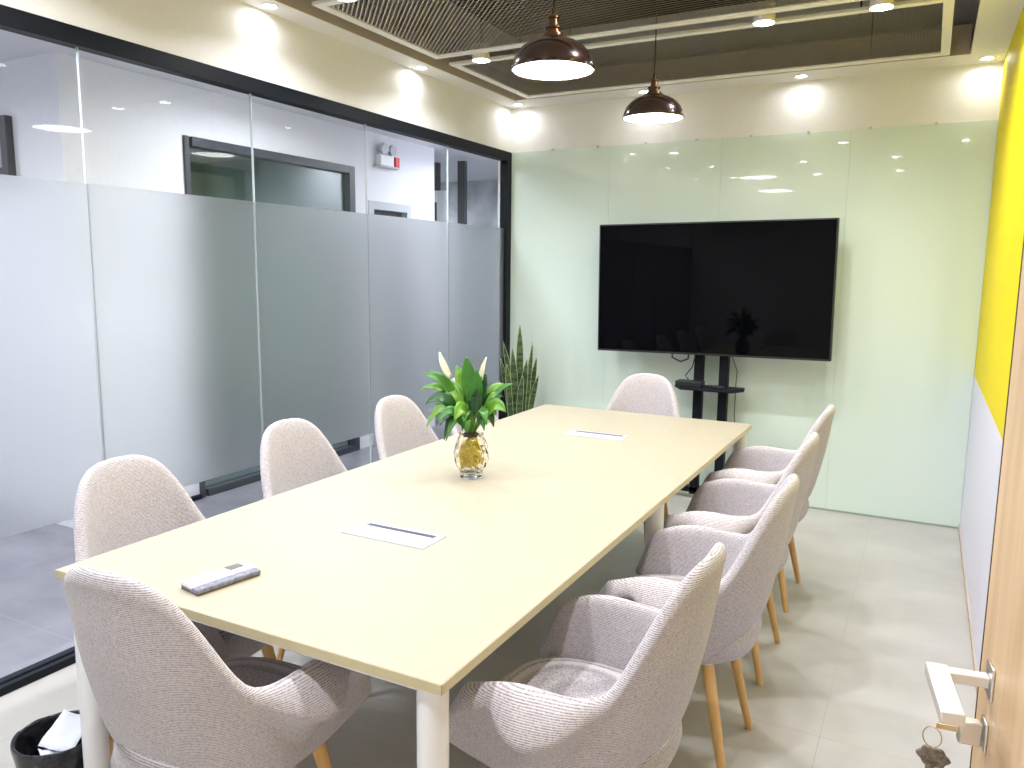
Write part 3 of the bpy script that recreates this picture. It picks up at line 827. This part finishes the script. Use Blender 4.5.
for (tp, ct, w, lm) in leaves:
    k_ = random.uniform(0.62, 0.92)
    more.append(((tp[0] * k_ + random.uniform(-0.03, 0.03), tp[1] * k_ + random.uniform(-0.05, 0.05), 0.17 + (tp[2] - 0.17) * k_), (ct[0] * k_, ct[1] + random.uniform(-0.03, 0.03), ct[2] * 0.93), w * 0.85, random.choice((leaf_a, leaf_c, leaf_b, leaf_a))))
for (tp, ct, w, lm) in leaves + more:
    T = wp_(*tp); C = wp_(*ct)
    S = wp_(tp[0] * 0.08, tp[1] * 0.08, 0.160)
    mid = S * 0.36 + C * 0.48 + T * 0.16
    q = MB(); leaf(q, mid, (C + (T - C) * 0.22 + Uu * 0.035), T, w * 0.86, fold=0.32, up=wp_(random.uniform(-0.5, 0.5), -0.75, 0.65))
    lo_ = thick(q.build('leaf', lm, pl, ang=180), 0.0008)
    MB().tube([S, S.lerp(mid, 0.5) + Uu * 0.01, mid], 0.0022, 6).build('leaf_stem', stem_m, lo_)
for (tp, r) in (((-0.118, 0.0, 0.455), -0.055), ((0.055, 0.02, 0.435), 0.02)):
    B = wp_(tp[0] * 0.62, tp[1], tp[2] - 0.095); T = wp_(*tp)
    q = MB(); leaf(q, B, B.lerp(T, 0.5) + wp_(-0.01, -0.01, 0), T, 0.0125 if r < 0 else 0.009, fold=0.7, n=10, up=Vector((0.4, -0.9, 0.1)))
    fo = thick(q.build('flower', petal, pl, ang=180), 0.0008)
    MB().tube([wp_(0, 0, 0.16), wp_(tp[0] * 0.25, 0, 0.26), B], 0.0020, 6).build('flower_stem', stem_m, fo)
    MB().tube([B, B.lerp(T, 0.5)], [0.004, 0.002], 8).build('spadix', leaf_b, fo)

# ------------------------------------------------------------------ snake plant in the far left corner
sn = thing('snake_plant', 'tall potted snake plant in the far left corner behind the table', 'plant', (-2.66, 5.18, 0))
MB().lathe([(0.0001, 0.001), (0.10, 0.0), (0.11, 0.01), (0.145, 0.30), (0.150, 0.33), (0.140, 0.33), (0.132, 0.28), (0.0001, 0.28)], n=32).build('pot', pot_mat, sn)
MB().lathe([(0.0001, 0.292), (0.08, 0.290), (0.134, 0.284)], n=24).build('soil', soil, sn)
random.seed(11)
sl = [(-0.005, -0.03, 1.175, 0.0, 0.034), (0.085, -0.01, 1.01, 0.03, 0.022), (-0.13, 0.02, 1.04, -0.02, 0.026), (-0.06, -0.06, 1.00, -0.01, 0.032), (0.125, 0.02, 0.93, 0.05, 0.026),
      (0.05, -0.07, 0.92, 0.02, 0.032), (-0.10, -0.06, 0.88, -0.05, 0.028), (0.0, 0.05, 1.08, 0.0, 0.030), (0.09, -0.05, 1.06, 0.03, 0.018), (-0.15, 0.0, 0.92, -0.06, 0.024), (0.02, -0.09, 0.80, 0.0, 0.030), (0.07, 0.03, 0.86, 0.03, 0.028), (0.14, -0.03, 0.80, 0.07, 0.024)]
for (r, f_, z, b0, w) in sl:
    B = wp_(b0, f_ * 0.6, 0.285); T = wp_(r, f_, z); w *= 0.68; b0_ = b0; b0 = b0 * 0.8
    C = wp_(b0 + (r - b0) * 0.25 + random.uniform(-0.02, 0.02), f_ * 0.8, 0.285 + (z - 0.285) * 0.5)
    q = MB(); leaf(q, B, C, T, w, fold=0.45, n=14, shape='snake', up=Vector((0.47 + random.uniform(-.3, .3), -0.88, 0.0)))
    o = thick(q.build('leaf', snake_m, sn, ang=180), 0.003)
    # pale margins
    mg = MB()
    me = o.data
    L0 = [me.vertices[k * 5].co.copy() for k in range(15)]; L1 = [me.vertices[k * 5 + 4].co.copy() for k in range(15)]
    mg.tube(L0, 0.0018, 6); mg.tube(L1, 0.0018, 6)
    mg.build('leaf_margin', snake_edge, o)

# ------------------------------------------------------------------ waste bin with papers
BX, BY = -2.165, 1.268
bn = thing('waste_bin', 'small black lined waste bin on the floor behind the left front table leg', 'bin', (BX, BY, 0))
bn.scale = (0.92, 0.92, 0.92)
MB().lathe([(0.0001, 0.001), (0.085, 0.0), (0.095, 0.01), (0.122, 0.225), (0.118, 0.225), (0.092, 0.015), (0.0001, 0.014)], n=36).build('bucket', black_plastic, bn)
rows = []
random.seed(3)
nk = 48
for j, (r, z) in enumerate([(0.098, 0.05), (0.113, 0.10), (0.122, 0.16), (0.128, 0.205), (0.130, 0.228), (0.124, 0.233), (0.116, 0.222), (0.108, 0.17), (0.098, 0.09), (0.09, 0.03)]):
    rows.append([((r + random.uniform(-0.003, 0.003) * (1.2 if j not in (4, 5) else 0.5)) * math.cos(2 * PI * k / nk), (r + random.uniform(-0.003, 0.003)) * math.sin(2 * PI * k / nk), z + (random.uniform(-0.006, 0.006) if j in (0, 4) else 0)) for k in range(nk)])
q = MB(); q.grid(rows, closed=True)
q.build('bin_liner', bag, bn, sub=1, ang=180)
def crumpled(cx, cy, cz, sx, sy, rz, tx, ty, label, seed):
    cz += 0.006; sx *= 1.05; sy *= 1.05
    random.seed(seed)
    rows = []
    for i in range(7):
        rows.append([((i / 6 - 0.5) * sx, (j / 6 - 0.5) * sy, random.uniform(-0.004, 0.004) + 0.10 * (i / 6 - 0.5) ** 2 * sx * 4) for j in range(7)])
    q = MB(); q.grid(rows)
    o = q.build('waste_paper', paper, None, ang=20, loc=(BX + cx, BY + cy, cz))
    o.rotation_euler = (tx, ty, rz)
    thick(o, 0.0006)
    return tag(o, label, 'paper', 'sheets of paper in the waste bin')
crumpled(-0.005, 0.035, 0.185, 0.10, 0.12, 0.4, 0.35, 0.10, 'larger pale sheet of paper standing at the back of the waste bin', 1)
crumpled(0.030, -0.030, 0.160, 0.08, 0.08, 1.1, -0.15, 0.25, 'small crumpled white paper low in the waste bin beside the table leg', 5)

# ------------------------------------------------------------------ wooden door, opened against the right
HX, HY = 0.2340, 0.435
FX, FY = 0.1135, 1.335
ang = math.atan2(FY - HY, FX - HX)
dr = thing('door_1', None, None, (HX, HY, 0), ang); dr['kind'] = 'structure'
W = math.hypot(FX - HX, FY - HY)
# local +x runs towards the free edge; local +y faces the room (towards -X world)
MB().box(0, W - 0.004, -0.042, 0.0, 0.008, 2.30).build('door_leaf', door_wood, dr, bevel=0.0015)
MB().box(W - 0.004, W, -0.042, 0.0005, 0.008, 2.30).build('edge_lipping', door_trim, dr, smooth=False)
hz = 0.985
MB().box(W - 0.092, W - 0.052, 0.0, 0.004, hz - 0.022, hz + 0.028).build('handle_rose', chrome, dr, bevel=0.003)
MB().box(W - 0.086, W - 0.054, 0.0, 0.004, hz - 0.105, hz - 0.060).build('cylinder_rose', chrome, dr, bevel=0.003)
MB().box(W - 0.0006, W + 0.0012, -0.033, -0.010, hz - 0.11, hz + 0.06).build('lock_faceplate', chrome, dr, smooth=False)
lv = MB()
lv.box(W - 0.083, W - 0.063, 0.004, 0.066, hz - 0.006, hz + 0.010)
lv.box(W - 0.205, W - 0.060, 0.055, 0.085, hz - 0.007, hz + 0.011)
lv.build('lever_handle', mat('satin_lever', (0.80, 0.77, 0.74), 0.35, metal=0.6), dr, bevel=0.002)
cy_ = MB(); cy_.box(W - 0.080, W - 0.062, 0.006, 0.036, hz - 0.100, hz - 0.064)
cy_.build('lock_cylinder', chrome, dr, bevel=0.003)
ky = thing('key', 'dark-bowed key on a ring hanging from the door lock', 'key', (0, 0, 0))
ky.matrix_world = Matrix.Translation((HX, HY, 0)) @ Matrix.Rotation(ang, 4, 'Z') @ Matrix.Translation((W - 0.071, 0.036, hz - 0.082))
MB().box(-0.0012, 0.0012, 0.0, 0.028, -0.004, 0.004).build('key_in_lock', key_brass, ky, smooth=False)
r_ = MB()
r_.tube([(0.014 * math.cos(a) * 0.3 - 0.01, 0.034 + 0.012 * math.cos(a), -0.014 + 0.016 * math.sin(a)) for a in [2 * PI * k / 20 for k in range(21)]], 0.001, 6)
r_.build('key_ring', key_brass, ky)
h_ = MB()
bow = []
for k in range(24):
    a = 2 * PI * k / 24
    bow.append((0.0205 + 0.0022 * math.cos(6 * a)) * Vector((math.cos(a), math.sin(a))))
KC = Vector((-0.030, 0.034, -0.034))
for sgn in (0,):
    lo = [h_.bm.verts.new((KC.x - 0.002 + v.x * 0.25, KC.y + v.x, KC.z + v.y * 0.72)) for v in bow]
    hi = [h_.bm.verts.new((KC.x + 0.004 + v.x * 0.25, KC.y + v.x, KC.z + v.y * 0.72)) for v in bow]
    h_.bm.faces.new(lo); h_.bm.faces.new(list(reversed(hi)))
    for k in range(24): h_.bm.faces.new((lo[k], lo[(k + 1) % 24], hi[(k + 1) % 24], hi[k]))
h_.build('key_bow', key_metal, ky, bevel=0.001)
MB().tube([(KC.x, KC.y + 0.003, KC.z - 0.008), (KC.x, KC.y + 0.003, KC.z - 0.05)], [0.007, 0.0045], 10).build('key_shank', key_metal, ky)
MB().tube([(KC.x, KC.y + 0.003, KC.z + 0.012), (-0.012, 0.040, -0.028)], 0.001, 6).build('key_link', key_brass, ky)
